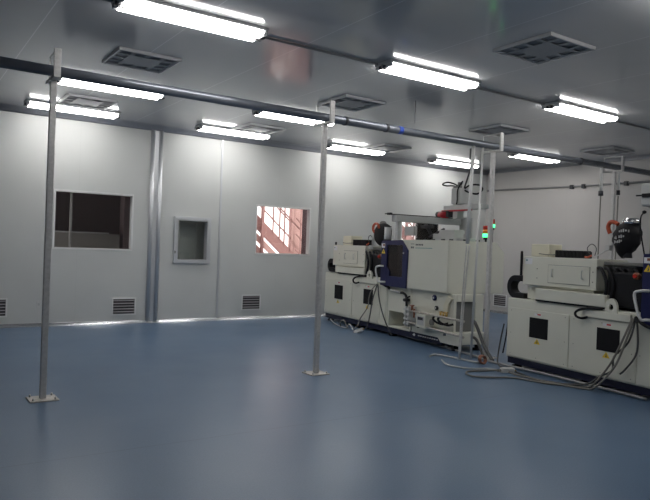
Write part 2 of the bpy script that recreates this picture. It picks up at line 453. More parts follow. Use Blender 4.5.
for x, y, l in [(5.45, 4.27, 'square ceiling diffuser nearest the viewer, upper right of the picture'),
                (2.37, 7.50, 'square ceiling diffuser upper left, before the left pole light'),
                (5.47, 7.60, 'square ceiling diffuser just in front of the middle pole bracket'),
                (8.52, 7.53, 'square ceiling diffuser in front of the bracketed pole'),
                (11.66, 7.53, 'square ceiling diffuser at far right above the pipe'),
                (2.45, 10.30, 'square ceiling diffuser against the light above the wide dark window'),
                (5.47, 10.42, 'square ceiling diffuser against the light right of the ribbed column'),
                (8.45, 10.42, 'square ceiling diffuser against the light right of the middle pole'),
                (2.37, 4.27, 'square ceiling diffuser near the large light')]:
    if y < 5 and x < 3: continue
    o = d0 if first else copy_tree(d0); first = False
    o.location = (x, y, H); o['label'] = l; o['group'] = 'square ceiling diffusers'

# wall vents
def make_vent():
    t = thing('wall_vent', '', 'vent')
    b = B(); w, h, f = 0.215, 0.155, 0.024
    b.box(-w, w, -0.018, 0, h-f, h, 0.003); b.box(-w, w, -0.018, 0, -h, -h+f, 0.003)
    b.box(-w, -w+f, -0.018, 0, -h+f, h-f, 0.003); b.box(w-f, w, -0.018, 0, -h+f, h-f, 0.003)
    obj('frame', b, 'frame_white', t)
    obj('recess', B().box(-w+f, w-f, -0.004, 0, -h+f, h-f), 'louvre', t)
    s = B()
    for k in range(5):
        z = -h+f+0.03+k*0.05
        s.prism([(-0.016, z), (-0.004, z+0.012), (-0.004, z+0.016), (-0.016, z+0.004)], 0, -w+f, w-f)
    obj('slats', s, 'slat', t)
    return t
v0 = make_vent(); first = True
for p, rz, l in [((3.505, W, 0.305), 0, 'low wall vent between the wide dark window and the ribbed column'),
                 ((6.05, W, 0.335), 0, 'low wall vent below the sunlit square window'),
                 ((1.40, W, 0.325), 0, 'low wall vent at the left edge of the picture'),
                 ((XE, 11.02, 0.32), -PI/2, 'low wall vent in the end wall between the two machines')]:
    o = v0 if first else copy_tree(v0); first = False
    o.location = p; o.rotation_euler = (0, 0, rz); o['label'] = l; o['group'] = 'low wall vents'
t = thing('wall_outlet', 'small white outlet cover low on the wall left of the left pole', 'outlet', (2.09, W, 0.37))
obj('cover', B().box(-0.035, 0.035, -0.008, 0, -0.06, 0.06, 0.003), 'white_pipe', t)
obj('socket', B().box(-0.015, 0.015, -0.011, -0.008, -0.02, 0.02, 0.002), 'lightgrey', t)
# conduit along the end wall with junction boxes
t = thing('wall_conduit', 'thin grey conduit running high along the end wall', 'conduit', (XE, 0, 3.07))
obj('tube', B().tube([(-0.025, 11.55, 0.03), (-0.025, 9.6, 0.0), (-0.025, -2.5, -0.03)], 0.022, 8), 'lamp_grey', t)
for y in (9.05, 8.75, 7.75): obj('junction_box', B().box(-0.07, 0, y-0.04, y+0.04, -0.06, 0.03, 0.005), 'darkgrey', t)

# ------------------------------------------------------------------ poles, pipe and drops
PY_ = 6.42; PZ = 3.035
p = thing('overhead_pipe', 'long grey blue pipe crossing the room below the ceiling', 'pipe', (0, PY_, PZ))
obj('tube', B().tube([(X0, 0, 0), (XE, 0, 0)], 0.050, 20), 'pipe', p)
for x in (4.52, 5.16, 9.2): obj('coupling', B().tube([(x, 0, 0), (x+0.04, 0, 0)], 0.056, 16), 'darkgrey', p)
obj('tape_band', B().tube([(5.37, 0, 0), (5.44, 0, 0)], 0.0515, 16), 'blue', p)

def make_pole():
    t = thing('support_pole', '', 'pole')
    obj('shaft', B().box(-0.027, 0.027, -0.027, 0.027, 0.012, 2.94, 0.004), 'zinc', t)
    bp = obj('base_plate', B().box(-0.125, 0.125, -0.115, 0.115, 0, 0.012, 0.003), 'zinc_plate', t)
    for sx in (-1, 1):
        for sy in (-1, 1):
            obj('anchor_bolt', B().cyl((sx*0.095, sy*0.085, 0.012), (sx*0.095, sy*0.085, 0.035), 0.009, 8), 'zinc', bp)
    b = B()
    # clamp: a rectangular strap frame round the pipe, standing across it
    b.box(-0.03, 0.03, -0.16, 0.20, 2.94, 2.965, 0.003)
    b.box(-0.03, 0.03, -0.16, -0.135, 2.965, 3.20, 0.003)
    b.box(-0.006, 0.006, -0.135, 0.20, 3.185, 3.197)
    b.box(-0.006, 0.006, 0.188, 0.20, 2.965, 3.185)
    obj('pipe_clamp', b, 'zinc', t)
    return t
p0 = make_pole(); first = True
for x, l in [(1.21, 'galvanised square pole standing leftmost, in front of the dark window'), (4.22, 'galvanised square pole in the middle, left of the first machine'),
             (7.12, 'galvanised square pole at the near end of the left machine'), (10.10, 'galvanised square pole far right, behind the right machine')]:
    o = p0 if first else copy_tree(p0); first = False
    o.location = (x, PY_-0.04, 0); o['label'] = l; o['group'] = 'poles carrying the overhead pipe'
# hanger with a rod from the ceiling
def drop(pts, r, m, label, fit=True):
    t = thing('drop_pipe', label, 'pipe', pts[0])
    o = Vector(pts[0]); q = [Vector(a)-o for a in pts]
    obj('tube', B().tube(q, r, 10), m, t)
    if fit: obj('valve', B().cyl(q[-1]+Vector((0, 0, 0.05)), q[-1]-Vector((0, 0, 0.03)), r*1.7, 10), 'darkgrey', t)
    return t
drop([(6.76, PY_, 2.99), (6.71, 6.42, 1.62)], 0.026, 'white_pipe', 'thicker pale drop pipe left of the bracketed pole', False)
drop([(6.95, PY_, 2.99), (6.86, 6.42, 0.0)], 0.017, 'white_pipe', 'thin pale drop pipe between the thick one and the pole', False)
drop([(9.80, PY_, 2.99), (9.80, PY_, 2.55)], 0.024, 'white_pipe', 'short pale drop pipe at far right, left of the far pole')
drop([(10.30, PY_, 2.99), (10.30, PY_, 2.60)], 0.018, 'white_pipe', 'short pale drop pipe at far right, right of the far pole')
for x, l in ((9.80, 'left of the far pole'), (10.30, 'right of the far pole')):
    tag(obj('air_hose', B().tube([(x, PY_, 2.55), (x+0.02, PY_+0.02, 1.2), (x, PY_, 0.0)], 0.011, 8, 5), 'greycable'), 'thin grey hose hanging straight down behind the right machine, '+l, 'hose')
tag(obj('air_hose', B().tube([(6.70, 6.42, 1.60), (6.66, 6.42, 1.0), (6.60, 6.40, 0.0)], 0.010, 8, 5), 'zinc'), 'thin grey hose hanging from the thick drop pipe, left one', 'hose')
tag(obj('air_hose', B().tube([(6.73, 6.40, 1.60), (6.70, 6.42, 1.0), (6.69, 6.46, 0.0)], 0.010, 8, 5), 'zinc'), 'thin grey hose hanging from the thick drop pipe, right one', 'hose')
tag(obj('hanger_rod', B().tube([(6.08, 6.9, H), (6.08, 6.9, 3.28)], 0.007, 6), 'lamp_grey'), 'thin rod hanging from the ceiling above the pipe', 'rod')

# ------------------------------------------------------------------ injection moulding machines
ANG = rad(-96)
def mach(u, v, z, O):
    return (O[0]+u*math.cos(ANG)-v*math.sin(ANG), O[1]+u*math.sin(ANG)+v*math.cos(ANG), z)
def lerp_z(z, tab):
    for (a, A), (b_, B_) in zip(tab, tab[1:]):
        if z <= b_: return A+(B_-A)*(z-a)/(b_-a)
    return tab[-1][1]+(z-tab[-1][0])
def machine(origin, s, ztab, label, right):
    T = thing('injection_moulding_machine', label, 'machine', origin, ANG, 'injection moulding machines')
    Z = (lambda z: lerp_z(z, ztab)) if ztab else (lambda z: z)
    class Q(B):     # same shapes, coordinates given in the big machine's metres
        def bx(q, u0, u1, v0, v1, z0, z1, bev=0.0): return q.box(u0*s, u1*s, v0*s, v1*s, Z(z0), Z(z1), bev)
        def tb(q, pts, r, n=10, sm=0): return q.tube([(a*s, b_*s, Z(c)) for a, b_, c in pts], r*s, n, sm)
        def pr(q, pts, v0, v1, bev=0.0): return q.prism([(a*s, Z(c)) for a, c in pts], 1, v0*s, v1*s, bev)
    # base
    bf = obj('base_frame', Q().bx(0.0, 3.84, 0.03, 0.62, 0.055, 0.155, 0.004).bx(2.0, 3.9, 0.10, 0.6, 0.04, 0.10), 'navydark', T)
    for u in (0.12, 1.3, 2.4, 4.1):
        for v in (0.10, 0.50):
            f = obj('foot', Q().lathe([(0.07*s, 0), (0.07*s, 0.03), (0.035*s, 0.035), (0.035*s, 0.1)], (u*s, v*s, 0)), 'black', T)
    # small printed mark on the navy base
    mk = Q()
    mk.pr([(3.07, 0.115), (3.12, 0.14), (3.15, 0.115), (3.12, 0.09)], 0.024, 0.031)
    for k in range(9): mk.pr([(3.22+k*0.06, 0.108), (3.262+k*0.06, 0.108), (3.27+k*0.06, 0.126), (3.23+k*0.06, 0.126)], 0.024, 0.031)
    obj('printed_mark', mk, 'paper', bf)
    cab = obj('base_cabinet', Q().bx(0, 2.32, 0.0, 0.95, 0.15, 0.985, 0.008), 'white', T)
    for i, (u0, u1) in enumerate(((0.03, 1.115), (1.135, 2.10), (2.115, 2.30))):
        z1 = 0.855
        pan = Q().bx(u0, u1, -0.012, 0.002, 0.17, z1, 0.004)
        pan = obj('access_panel', pan, 'white', T)
        dots = Q()
        for uu in (u0+0.06, (u0+u1)/2, u1-0.06):
            for zz in (0.21, 0.5, z1-0.04):
                if i == 2: continue
                if abs(zz-0.5) < .01 and abs(uu-(u0+u1)/2) < .01: continue
                dots.cyl((uu*s, -0.015*s, Z(zz)), (uu*s, -0.011*s, Z(zz)), 0.006*s, 8)
        if i == 2: dots.cyl((u0*s+.03, -0.015*s, Z(.5)), (u0*s+.03, -0.011*s, Z(.5)), 0.006*s, 8)
        obj('bolts', dots, 'greycable', pan)
        if i == 2: continue
        g0, g1 = ((0.44, 0.77), (1.55, 1.875))[i]
        g = Q().bx(g0, g1, -0.017, -0.010, 0.48, 0.755, 0.003)
        for k in range(13): g.bx(g0+0.015, g1-0.015, -0.021, -0.016, 0.495+k*0.02, 0.502+k*0.02)
        obj('ventilation_grille', g, 'black', pan)
        uc = (g0+g1)/2-0.02
        obj('warning_sticker', Q().pr([(uc-0.055, 0.40), (uc+0.055, 0.40), (uc, 0.475)], -0.0135, -0.0115), 'yellow', pan)
        obj('warning_symbol', Q().pr([(uc-0.010, 0.412), (uc+0.008, 0.412), (uc+0.012, 0.432), (uc+0.002, 0.432), (uc+0.010, 0.455), (uc-0.008, 0.435), (uc, 0.433)], -0.0146, -0.0134), 'ink', pan)
        obj('rating_label', Q().bx(uc-0.06, uc+0.06, -0.0135, -0.0115, 0.785, 0.815), 'paper', pan)
        obj('rating_print', Q().bx(uc-0.005, uc+0.055, -0.015, -0.0134, 0.793, 0.812), 'red', pan)
    # injection carriage on its rails
    obj('slide_rail', Q().bx(0.54, 1.66, -0.02, 0.05, 0.985, 1.01).bx(0.42, 1.75, 0.50, 0.55, 0.985, 1.005), 'black', T)
    obj('carriage', Q().bx(0.54 if right else 0.46, 1.66 if right else 1.56, -0.03, 0.60, 1.01, 1.125, 0.006).bx(0.25, 0.44, 0.12, 0.5, 1.0, 1.13, 0.006), 'white', T)
    hs = obj('injection_housing', Q().bx(0.235, 1.47, 0.035, 0.62, 1.145, 1.55, 0.006).bx(0.30, 1.40, 0.09, 0.56, 1.12, 1.15), 'white', T)
    c0, c1 = (0.70, 1.37) if right else (0.68, 1.20)
    obj('cover_gap_outline', Q().bx(c0-0.006, c1+0.006, 0.031, 0.037, 1.194, 1.446), 'recess', hs)  # dark backing added to draw the shaded gap round the cover plate
    cp = obj('cover_plate', Q().bx(c0, c1, 0.026, 0.037, 1.20, 1.44, 0.003), 'white', hs)
    for u in (c0+0.08, c1-0.10): obj('handle', Q().tb([(u, 0.03, 1.28), (u, 0.0, 1.29), (u, 0.0, 1.38), (u, 0.03, 1.39)], 0.007, 8), 'lightgrey', cp)
    obj('label_plate', Q().bx(0.275, 0.40, 0.031, 0.036, 1.44, 1.53), 'paper', hs)
    obj('label_print', Q().bx(0.29, 0.32, 0.029, 0.032, 1.485, 1.505), 'teal', hs)
    d = Q()
    for u in (0.5, 1.42):
        for z in (1.25, 1.38): d.cyl((u*s, 0.029*s, Z(z)), (u*s, 0.037*s, Z(z)), 0.008*s, 8)
    obj('bolts', d, 'greycable', hs)
    ms_ = -0.12 if right else 0.0
    obj('motor_cover', Q().bx(0.33+ms_, 0.66+ms_, 0.20, 0.46, 1.55, 1.74, 0.012), 'white2', T)
    mb = Q().bx(0.80+ms_, 1.30+ms_, 0.16, 0.30, 1.55, 1.655, 0.01)
    for k in range(8): mb.bx(0.82+ms_+k*0.06, 0.85+ms_+k*0.06, 0.15, 0.31, 1.56, 1.665)
    obj('drive_motor', mb, 'black', T)
    obj('motor_lead', Q().tb([(0.36, 0.22, 1.60), (0.42, 0.15, 1.60), (0.6, 0.13, 1.59), (0.82, 0.2, 1.60)], 0.006, 6, 5), 'darkcable', T)
    obj('motor_plug', Q().tb([(1.28+ms_, 0.18, 1.58), (1.36+ms_, 0.14, 1.57), (1.42+ms_, 0.14, 1.60)], 0.012, 8, 4), 'orange', T)
    obj('loop_cable', Q().tb([(1.34+ms_, 0.2, 1.62), (1.30+ms_, 0.2, 1.70), (1.37+ms_, 0.2, 1.75), (1.44+ms_, 0.2, 1.70), (1.42+ms_, 0.2, 1.60)], 0.006, 6, 6), 'darkcable', T)
    # cable chain curling at the far end
    n = 24; zc_ = (Z(1.245)+Z(1.0))/2/s if right else 1.13
    ro, ri = (0.165, 0.085) if right else (0.135, 0.055)
    arc = lambda r_: [(0.02*s+s*r_*0.95*math.cos(PI/2+PI*k/n), zc_*s+s*r_*math.sin(PI/2+PI*k/n)) for k in range(n+1)]
    if not right: arc = lambda r_: [(0.02+r_*0.95*math.cos(PI/2+PI*k/n), 1.13+r_*math.sin(PI/2+PI*k/n)) for k in range(n+1)]
    oa, ia = arc(ro), arc(ri)
    # outline: along the outer side, back along the inner side, with short straight runs
    poly = [(0.24*s, oa[0][1])]+oa+[(0.20*s, oa[-1][1]), (0.20*s, ia[-1][1])]+ia[::-1]+[(0.24*s, ia[0][1])]
    cc = Q().prism(poly, 1, 0.10*s, 0.24*s)
    obj('cable_chain', cc, 'black', T)
    rd = Q().bx(0.205, 0.235, 0.0, 0.03, 1.27, 1.60, 0.006)
    rd.lathe([(0.004, -0.018), (0.018*s, -0.008), (0.018*s, 0.008), (0.004, 0.018)], (0.22*s, 0.015*s, Z(1.615)))
    if right: obj('limit_rod', rd, 'black', T)
    else: rd.bm.free(); obj('limit_rod', Q().bx(0.25, 0.28, 0.06, 0.09, 1.55, 1.61, 0.004), 'black', T)
    # barrel, dark hoses and plate between housing and clamp
    obj('barrel', Q().tb([(1.45, 0.34, 1.36), (2.5, 0.34, 1.36)], 0.085, 16), 'darkgrey', T)
    for k, u in enumerate((1.55, 1.75, 1.95)): obj('heater_band', Q().tb([(u, 0.34, 1.36), (u+0.12, 0.34, 1.36)], 0.10, 16), 'darkgrey', T)
    obj('hopper_base', Q().bx(1.47, 2.05, 0.16, 0.56, 1.48, 1.52, 0.005).bx(1.58, 1.9, 0.2, 0.5, 1.42, 1.49), 'recess', T)
    obj('support_block', Q().bx(1.55, 2.3, 0.14, 0.60, 0.985, 1.24, 0.01).bx(1.62, 2.3, 0.05, 0.16, 1.02, 1.40, 0.02), 'black', T)
    for k in range(6):
        v = 0.03+0.035*k; u = 1.55+0.07*k
        obj('hydraulic_hose', Q().tb([(u-0.08, v+0.03, 1.44), (u+0.02, v-0.02, 1.42), (u+0.10, v-0.03, 1.25), (u+0.06, v-0.02, 1.08), (u-0.05, v+0.02, 1.02)], 0.022, 8, 5), 'black', T)
    lg = Q().bx(1.34, 2.02, -0.035, 0.06, 0.865, 0.955, 0.006)
    # lug: rounded plate with a hole
    uc, zc, R, r0 = 1.75, 1.015, 0.085, 0.032
    bm = bmesh.new(); n = 20
    outer = []; inner = []
    for k in range(n):
        a = 2*PI*k/n
        du, dz = R*math.cos(a), R*math.sin(a)
        if dz < 0: du = max(-R, min(R, du*1.25)); dz = -0.075
        outer.append(((uc+du)*s, Z(zc+dz))); inner.append(((uc+r0*math.cos(a))*s, Z(zc+r0*math.sin(a))))
    rings = [[bm.verts.new((a, v*s, c)) for a, c in L] for L, v in ((outer, -0.03), (outer, 0.0), (inner, 0.0), (inner, -0.03))]
    for i in range(4):
        A, C_ = rings[i], rings[(i+1) % 4]
        for k in range(n): bm.faces.new((A[k], A[(k+1) % n], C_[(k+1) % n], C_[k]))
    bmesh.ops.recalc_face_normals(bm, faces=bm.faces[:]); lg.add(bm)
    obj('lifting_lug', lg, 'white', T)
    obj('bent_hose', Q().tb([(1.62, -0.02, 0.99), (1.45, -0.05, 0.975), (1.33, -0.07, 0.95), (1.27, -0.08, 0.905), (1.29, -0.08, 0.86), (1.36, -0.07, 0.845), (1.43, -0.05, 0.865)], 0.016, 8, 6), 'black', T)
    # hopper and its loader tube
    if right:
        hp = B(); bm = bmesh.new()
        bmesh.ops.create_uvsphere(bm, u_segments=32, v_segments=22, radius=1)
        def sh(x, y, z):
            w = 0.150*(1+0.14*z)+0.006*math.sin(9*y+6*z)+0.005*math.sin(13*z+4*x)
            if z < -0.2: w *= 1-0.30*(-z-0.2)
            return Vector((x*w+0.030*z+0.01, y*w, z*0.215+0.008*math.sin(5*x)))
        for v in bm.verts: v.co = sh(*v.co)
        for f in bm.faces: f.smooth = True
        C0 = Vector((1.67*s, 0.30*s, 1.71))
        bmesh.ops.translate(bm, verts=bm.verts[:], vec=C0)
        hp.add(bm); bag = obj('hopper_cover', hp, 'blackbag', T, 'black cloth bag with faint white writing')
        for r_, (n_, z_, x_) in enumerate(((5, 0.42, -0.05), (6, 0.12, -0.42), (5, -0.12, -0.38))):
            for k in range(n_):
                if r_ == 1 and k == 2: continue
                xx = x_+k*0.15; yy = -math.sqrt(max(0.01, 1-xx*xx-z_*z_))
                c_ = sh(xx, yy, z_)+C0; hh = 0.010+0.004*((k*7+r_) % 3)
                # each glyph is a small stroke pair hugging the cloth
                obj('letter', B().box(c_.x, c_.x+0.013, c_.y-0.004, c_.y+0.004, c_.z-hh, c_.z+hh), 'lightgrey', bag)
        obj('hopper_lid', Q().lathe([(0.02, 0.05), (0.07, 0.045), (0.095, 0.02), (0.10, -0.02)], (1.74*s, 0.30*s, 1.905)), 'chrome', T)
        obj('hopper_neck', Q().lathe([(0.05, 0), (0.045, 0.05), (0.06, 0.12)], (1.70*s, 0.30*s, 1.50)), 'darkgrey', T)
        obj('hopper_stand', Q().tb([(1.98, 0.36, 1.5), (2.0, 0.36, 1.92)], 0.03, 10), 'recess', T)
        oh = [(1.50, 0.22, 1.86), (1.485, 0.20, 1.93), (1.51, 0.19, 1.985), (1.56, 0.19, 2.0), (1.63, 0.20, 1.97)]
        obj('feed_hose', B().tube([(a*s, b_*s, c*0.955) for a, b_, c in oh], 0.024, 12, 6), 'orange', T)
        obj('small_sensor', Q().bx(1.47, 1.53, 0.18, 0.24, 1.68, 1.74, 0.004).tb([(1.50, 0.21, 1.70), (1.40, 0.20, 1.64), (1.34, 0.2, 1.60)], 0.007, 6, 4), 'lightgrey', T)
        obj('whip_aerial', B().tube([(2.02*s, 0.20, 1.42), (1.99*s, 0.15, 1.70), (1.985*s, 0.12, 1.85), (2.02*s, 0.08, 1.95), (2.08*s, 0.05, 2.0)], 0.008, 8, 6).lathe([(0.003, -0.02), (0.022, -0.01), (0.022, 0.01), (0.003, 0.02)], (2.085*s, 0.05, 2.0)), 'black', T)
    else:
        bm = bmesh.new(); bmesh.ops.create_uvsphere(bm, u_segments=24, v_segments=14, radius=1)
        for v in bm.verts:
            x, y, z = v.co
            w = 0.155*(1+0.06*math.sin(6*y+4*z))
            w *= (1 if z > -0.4 else 1-0.25*(-z-0.4))
            sx = math.copysign(abs(x)**0.7, x)
            v.co = Vector((sx*w, y*w, math.copysign(abs(z)**0.7, z)*0.215))
        for f in bm.faces: f.smooth = True
        bmesh.ops.translate(bm, verts=bm.verts[:], vec=(1.60, 0.34, 1.77))
        hp = B(); hp.add(bm); obj('hopper_cover', hp, 'blackbag', T, 'black cloth bag')
        obj('hopper_lid', B().lathe([(0.02, 0.04), (0.05, 0.03), (0.07, -0.01)], (1.58, 0.34, 1.985)), 'recess', T)
        obj('feed_hose', B().tube([(1.46+0.10-0.10*math.cos(a)+0.0, 0.20, 1.885+0.085*math.sin(a)) for a in [rad(d_) for d_ in range(-70, 200, 15)]], 0.024, 12, 2), 'orange', T)
        obj('feed_tube', Q().tb([(1.48, 0.20, 1.54), (1.47, 0.20, 1.86)], 0.022, 10), 'white_pipe', T)
        obj('sight_glass', Q().tb([(1.93, 0.22, 1.68), (1.93, 0.22, 1.90)], 0.062, 16), 'frame_white', T)
        obj('glass_collar', Q().tb([(1.93, 0.22, 1.90), (1.93, 0.22, 1.92)], 0.07, 16).tb([(1.93, 0.22, 1.64), (1.93, 0.22, 1.68)], 0.07, 16), 'darkgrey', T)
        obj('hopper_neck', Q().tb([(1.7, 0.32, 1.5), (1.7, 0.32, 1.62)], 0.07, 12), 'recess', T)
        obj('power_plug', Q().bx(1.6, 1.68, 0.03, 0.08, 1.49, 1.56, 0.005), 'lightgrey', T)
    # clamp section below the guard: open bay, manifold bay, end window
    ms = Q()
    ms.bx(2.32, 2.37, 0.02, 0.62, 0.15, 0.86).bx(2.99, 4.02, 0.04, 0.62, 0.15, 0.86)
    ms.bx(2.37, 2.99, 0.02, 0.62, 0.44, 0.86).bx(2.37, 2.99, 0.02, 0.62, 0.15, 0.18).bx(2.37, 2.99, 0.45, 0.62, 0.18, 0.44)
    ms.bx(2.99, 3.03, 0.01, 0.04, 0.17, 0.50)
    obj('clamp_base', ms, 'white', T)
    # framed opening on the end face (real recessed window)
    en = Q().bx(4.02, 4.09, 0.04, 0.09, 0.25, 0.85, 0.008).bx(4.02, 4.09, 0.46, 0.62, 0.25, 0.85, 0.008).bx(4.02, 4.09, 0.09, 0.46, 0.74, 0.85, 0.008).bx(4.02, 4.20, 0.0, 0.60, 0.10, 0.28, 0.01)
    obj('end_frame', en, 'white', T)
    obj('end_window', Q().bx(4.01, 4.05, 0.09, 0.46, 0.28, 0.74, 0.01), 'recess', T)
    obj('platform', Q().pr([(3.20, 0.30), (3.20, 0.165), (3.80, 0.165), (3.86, 0.10), (4.30, 0.10), (4.30, 0.25)], -0.02, 0.05, 0.004), 'white', T)
    obj('stay_bracket', Q().pr([(3.86, 0.50), (3.96, 0.50), (4.0, 0.70), (4.08, 0.79), (3.98, 0.82), (3.88, 0.68)], 0.0, 0.035, 0.004), 'white2', T)
    # little round gauges and the black elbow
    for (u, z, r_) in ((3.62, 0.765, 0.045), (3.68, 0.61, 0.035)):
        g = obj('round_port', Q().lathe([(r_*s, 0.0), (r_*s, -0.03*s), (r_*0.8*s, -0.036*s)], (u*s, 0.045*s, Z(z)), axis=1), 'navy' if z > .7 else 'darkgrey', T)
        obj('port_centre', Q().lathe([(r_*0.45*s, -0.03*s), (r_*0.4*s, -0.042*s)], (u*s, 0.045*s, Z(z)), axis=1), 'lightgrey', g)
    obj('elbow_hose', Q().tb([(2.74, 0.0, 0.775), (2.84, -0.03, 0.78), (2.93, -0.03, 0.74), (2.95, -0.03, 0.66), (2.94, -0.02, 0.52)], 0.021, 10, 6).tb([(2.88, -0.03, 0.665), (3.02, -0.03, 0.675)], 0.027, 10).tb([(2.95, -0.04, 0.70), (3.06, -0.05, 0.74)], 0.013, 8), 'black', T)
    obj('conduit_run', Q().tb([(2.30, 0.0, 0.86), (2.45, -0.02, 0.805)], 0.022, 8).tb([(2.2, -0.02, 0.88), (2.32, -0.02, 0.85)], 0.02, 8), 'black', T)
    obj('white_conduit', Q().tb([(2.45, -0.02, 0.805), (2.74, -0.01, 0.775)], 0.02, 8), 'white_pipe', T)
    # cooling manifold on the front
    mf = obj('water_manifold', Q().tb([(3.12, -0.12, 0.525), (4.52, -0.12, 0.50)], 0.017, 10).tb([(3.12, -0.12, 0.335), (4.52, -0.12, 0.27)], 0.017, 10), 'zinc_plate', T)
    for k, u in enumerate((3.06, 3.14)):
        b_ = Q().bx(u, u+0.03, -0.14, 0.02, 0.26, 0.58, 0.004)
        for j in range(4): b_.bx(u-0.02, u+0.05, -0.15, -0.10, 0.29+j*0.075, 0.325+j*0.075, 0.004)
        obj('manifold_bracket', b_, 'lightgrey', mf)
    obj('flow_meter', Q().bx(3.43, 3.66, -0.17, -0.03, 0.29, 0.50, 0.008), 'white', mf)
    obj('meter_window', Q().bx(3.46, 3.63, -0.176, -0.168, 0.33, 0.47, 0.003), 'lightgrey', mf)
    obj('meter_dial', Q().bx(3.48, 3.61, -0.181, -0.174, 0.41, 0.455), 'darkgrey', mf)
    obj('brass_valve', Q().tb([(3.24, -0.12, 0.53), (3.24, -0.12, 0.61)], 0.02, 8).tb([(3.19, -0.12, 0.60), (3.29, -0.12, 0.61)], 0.011, 8).tb([(3.30, -0.12, 0.42), (3.30, -0.12, 0.56)], 0.016, 8), 'copper', mf)
    obj('pressure_gauge', Q().lathe([(0.05*s, 0), (0.05*s, -0.03*s), (0.042*s, -0.034*s)], (3.76*s, -0.10*s, Z(0.40)), axis=1), 'recess', mf)
    bv = Q()
    for u in (3.95, 4.02, 4.09): bv.tb([(u, -0.10, 0.51), (u, -0.10, 0.57)], 0.018, 8).tb([(u-0.04, -0.10, 0.575), (u+0.04, -0.10, 0.585)], 0.008, 8)
    obj('brass_valve', bv, 'brass', mf)
    for k in range(2):
        u = 3.80+k*0.12
        obj('rubber_hose', Q().tb([(u, -0.10, 0.50), (u+0.01, -0.13, 0.46), (u+0.06, -0.10, 0.41), (u+0.16, -0.06, 0.39), (u+0.22, 0.0, 0.41)], 0.018, 8, 5), 'black', mf)
    if not right: obj('hose_spigot', Q().tb([(3.42, -0.12, 0.33), (3.42, -0.12, 0.27)], 0.02, 8).tb([(4.1, -0.13, 0.29), (4.1, -0.13, 0.24)], 0.022, 8), 'darkgrey', mf)
    # guard
    F_ = -0.03; D = 1.10
    gd = B()
    u0, u1 = 2.17, 4.0
    bm = bmesh.new()
    # cross-section in (v, z): chamfered rear top edge; near end chamfered at its front corner
    sec = [(F_, 0.86), (F_, 1.67), (0.92, 1.67), (D, 1.50), (D, 0.86)]
    A = [bm.verts.new((2.62*s, v*s, Z(z))) for v, z in sec]
    C_ = [bm.verts.new((u1*s, v*s, Z(z))) for v, z in sec]
    bm.faces.new(A); bm.faces.new(C_[::-1])
    for i in range(5): bm.faces.new((A[i], C_[i], C_[(i+1) % 5], A[(i+1) % 5]))
    bmesh.ops.recalc_face_normals(bm, faces=bm.faces[:])
    bmesh.ops.bevel(bm, geom=[e for e in bm.edges], offset=0.012, segments=2, affect='EDGES'); gd.add(bm)
    # top lip so the guard roof reads as a tray with clips
    obj('safety_guard', gd, 'white', T)
    cl = Q()
    for u in (3.05, 3.25, 3.45, 3.7, 3.9): cl.bx(u, u+0.05, 0.05, 0.09, 1.67, 1.69)
    for v in (0.3, 0.55, 0.8): cl.bx(3.93, 3.97, v, v+0.05, 1.67, 1.695)
    obj('roof_clips', cl, 'darkgrey', T)
    # navy door: frame round a smoky window
    outer = [(2.17, 0.87), (2.94, 0.86), (2.96, 1.49), (2.78, 1.665), (2.18, 1.645)]
    nd = Q()
    nd.pr([(2.17, 0.87), (2.34, 0.87), (2.35, 1.65), (2.18, 1.645)], F_-0.03, 0.9)
    nd.pr([(2.34, 0.87), (2.94, 0.86), (2.945, 1.04), (2.34, 1.04)], F_-0.03, F_)
    nd.pr([(2.35, 1.58), (2.87, 1.58), (2.78, 1.665), (2.35, 1.65)], F_-0.03, F_)
    nd.pr([(2.83, 1.04), (2.945, 1.04), (2.96, 1.49), (2.87, 1.58), (2.83, 1.58)], F_-0.03, F_)
    nd.pr([(2.35, 1.04), (2.43, 1.04), (2.43, 1.12), (2.35, 1.2)], F_-0.03, F_)
    door = obj('guard_door', nd, 'navy', T)
    obj('door_window', Q().bx(2.34, 2.84, F_-0.012, F_-0.004, 1.03, 1.59), 'guardglass', door)
    obj('inner_lining', Q().bx(2.36, 2.60, 0.50, 0.52, 0.9, 1.62).bx(2.34, 2.62, F_+0.005, 0.9, 0.88, 0.93).bx(2.34, 2.62, F_+0.002, 0.9, 1.60, 1.63), 'darkgrey', T)
    tn = Q()
    for z in (1.14, 1.46): tn.tb([(2.36, 0.12, z), (2.61, 0.12, z)], 0.04, 12)
    obj('tie_bar', tn, 'chrome', T)
    obj('mould_nozzle', Q().lathe([(0.13*s, 0.0), (0.13*s, 0.03), (0.09*s, 0.03), (0.09*s, 0.0)], (2.50*s, 0.2*s, Z(1.37)), axis=1), 'recess', T)
    obj('door_latch', Q().bx(2.85, 2.875, F_-0.045, F_-0.03, 1.43, 1.46, 0.004), 'lightgrey', door)
    obj('door_handle', Q().tb([(2.27, F_-0.03, 1.205), (2.20, F_-0.09, 1.20), (2.14, F_-0.11, 1.15), (2.22, F_-0.11, 0.945), (2.28, F_-0.08, 0.93), (2.34, F_-0.03, 0.93)], 0.017, 10, 4), 'white_pipe', door)
    obj('warning_sticker', Q().pr([(2.19, 1.425), (2.30, 1.425), (2.245, 1.51)], F_-0.033, F_-0.030), 'yellow', door)
    obj('warning_symbol', Q().pr([(2.235, 1.437), (2.252, 1.437), (2.262, 1.462), (2.25, 1.462), (2.256, 1.485), (2.236, 1.46), (2.246, 1.458)], F_-0.0345, F_-0.0328), 'ink', door)
    obj('instruction_label', Q().bx(2.19, 2.29, F_-0.033, F_-0.030, 1.525, 1.60), 'paper', door)
    obj('label_print', Q().bx(2.23, 2.285, F_-0.0345, F_-0.0328, 1.555, 1.59), 'copper', door)
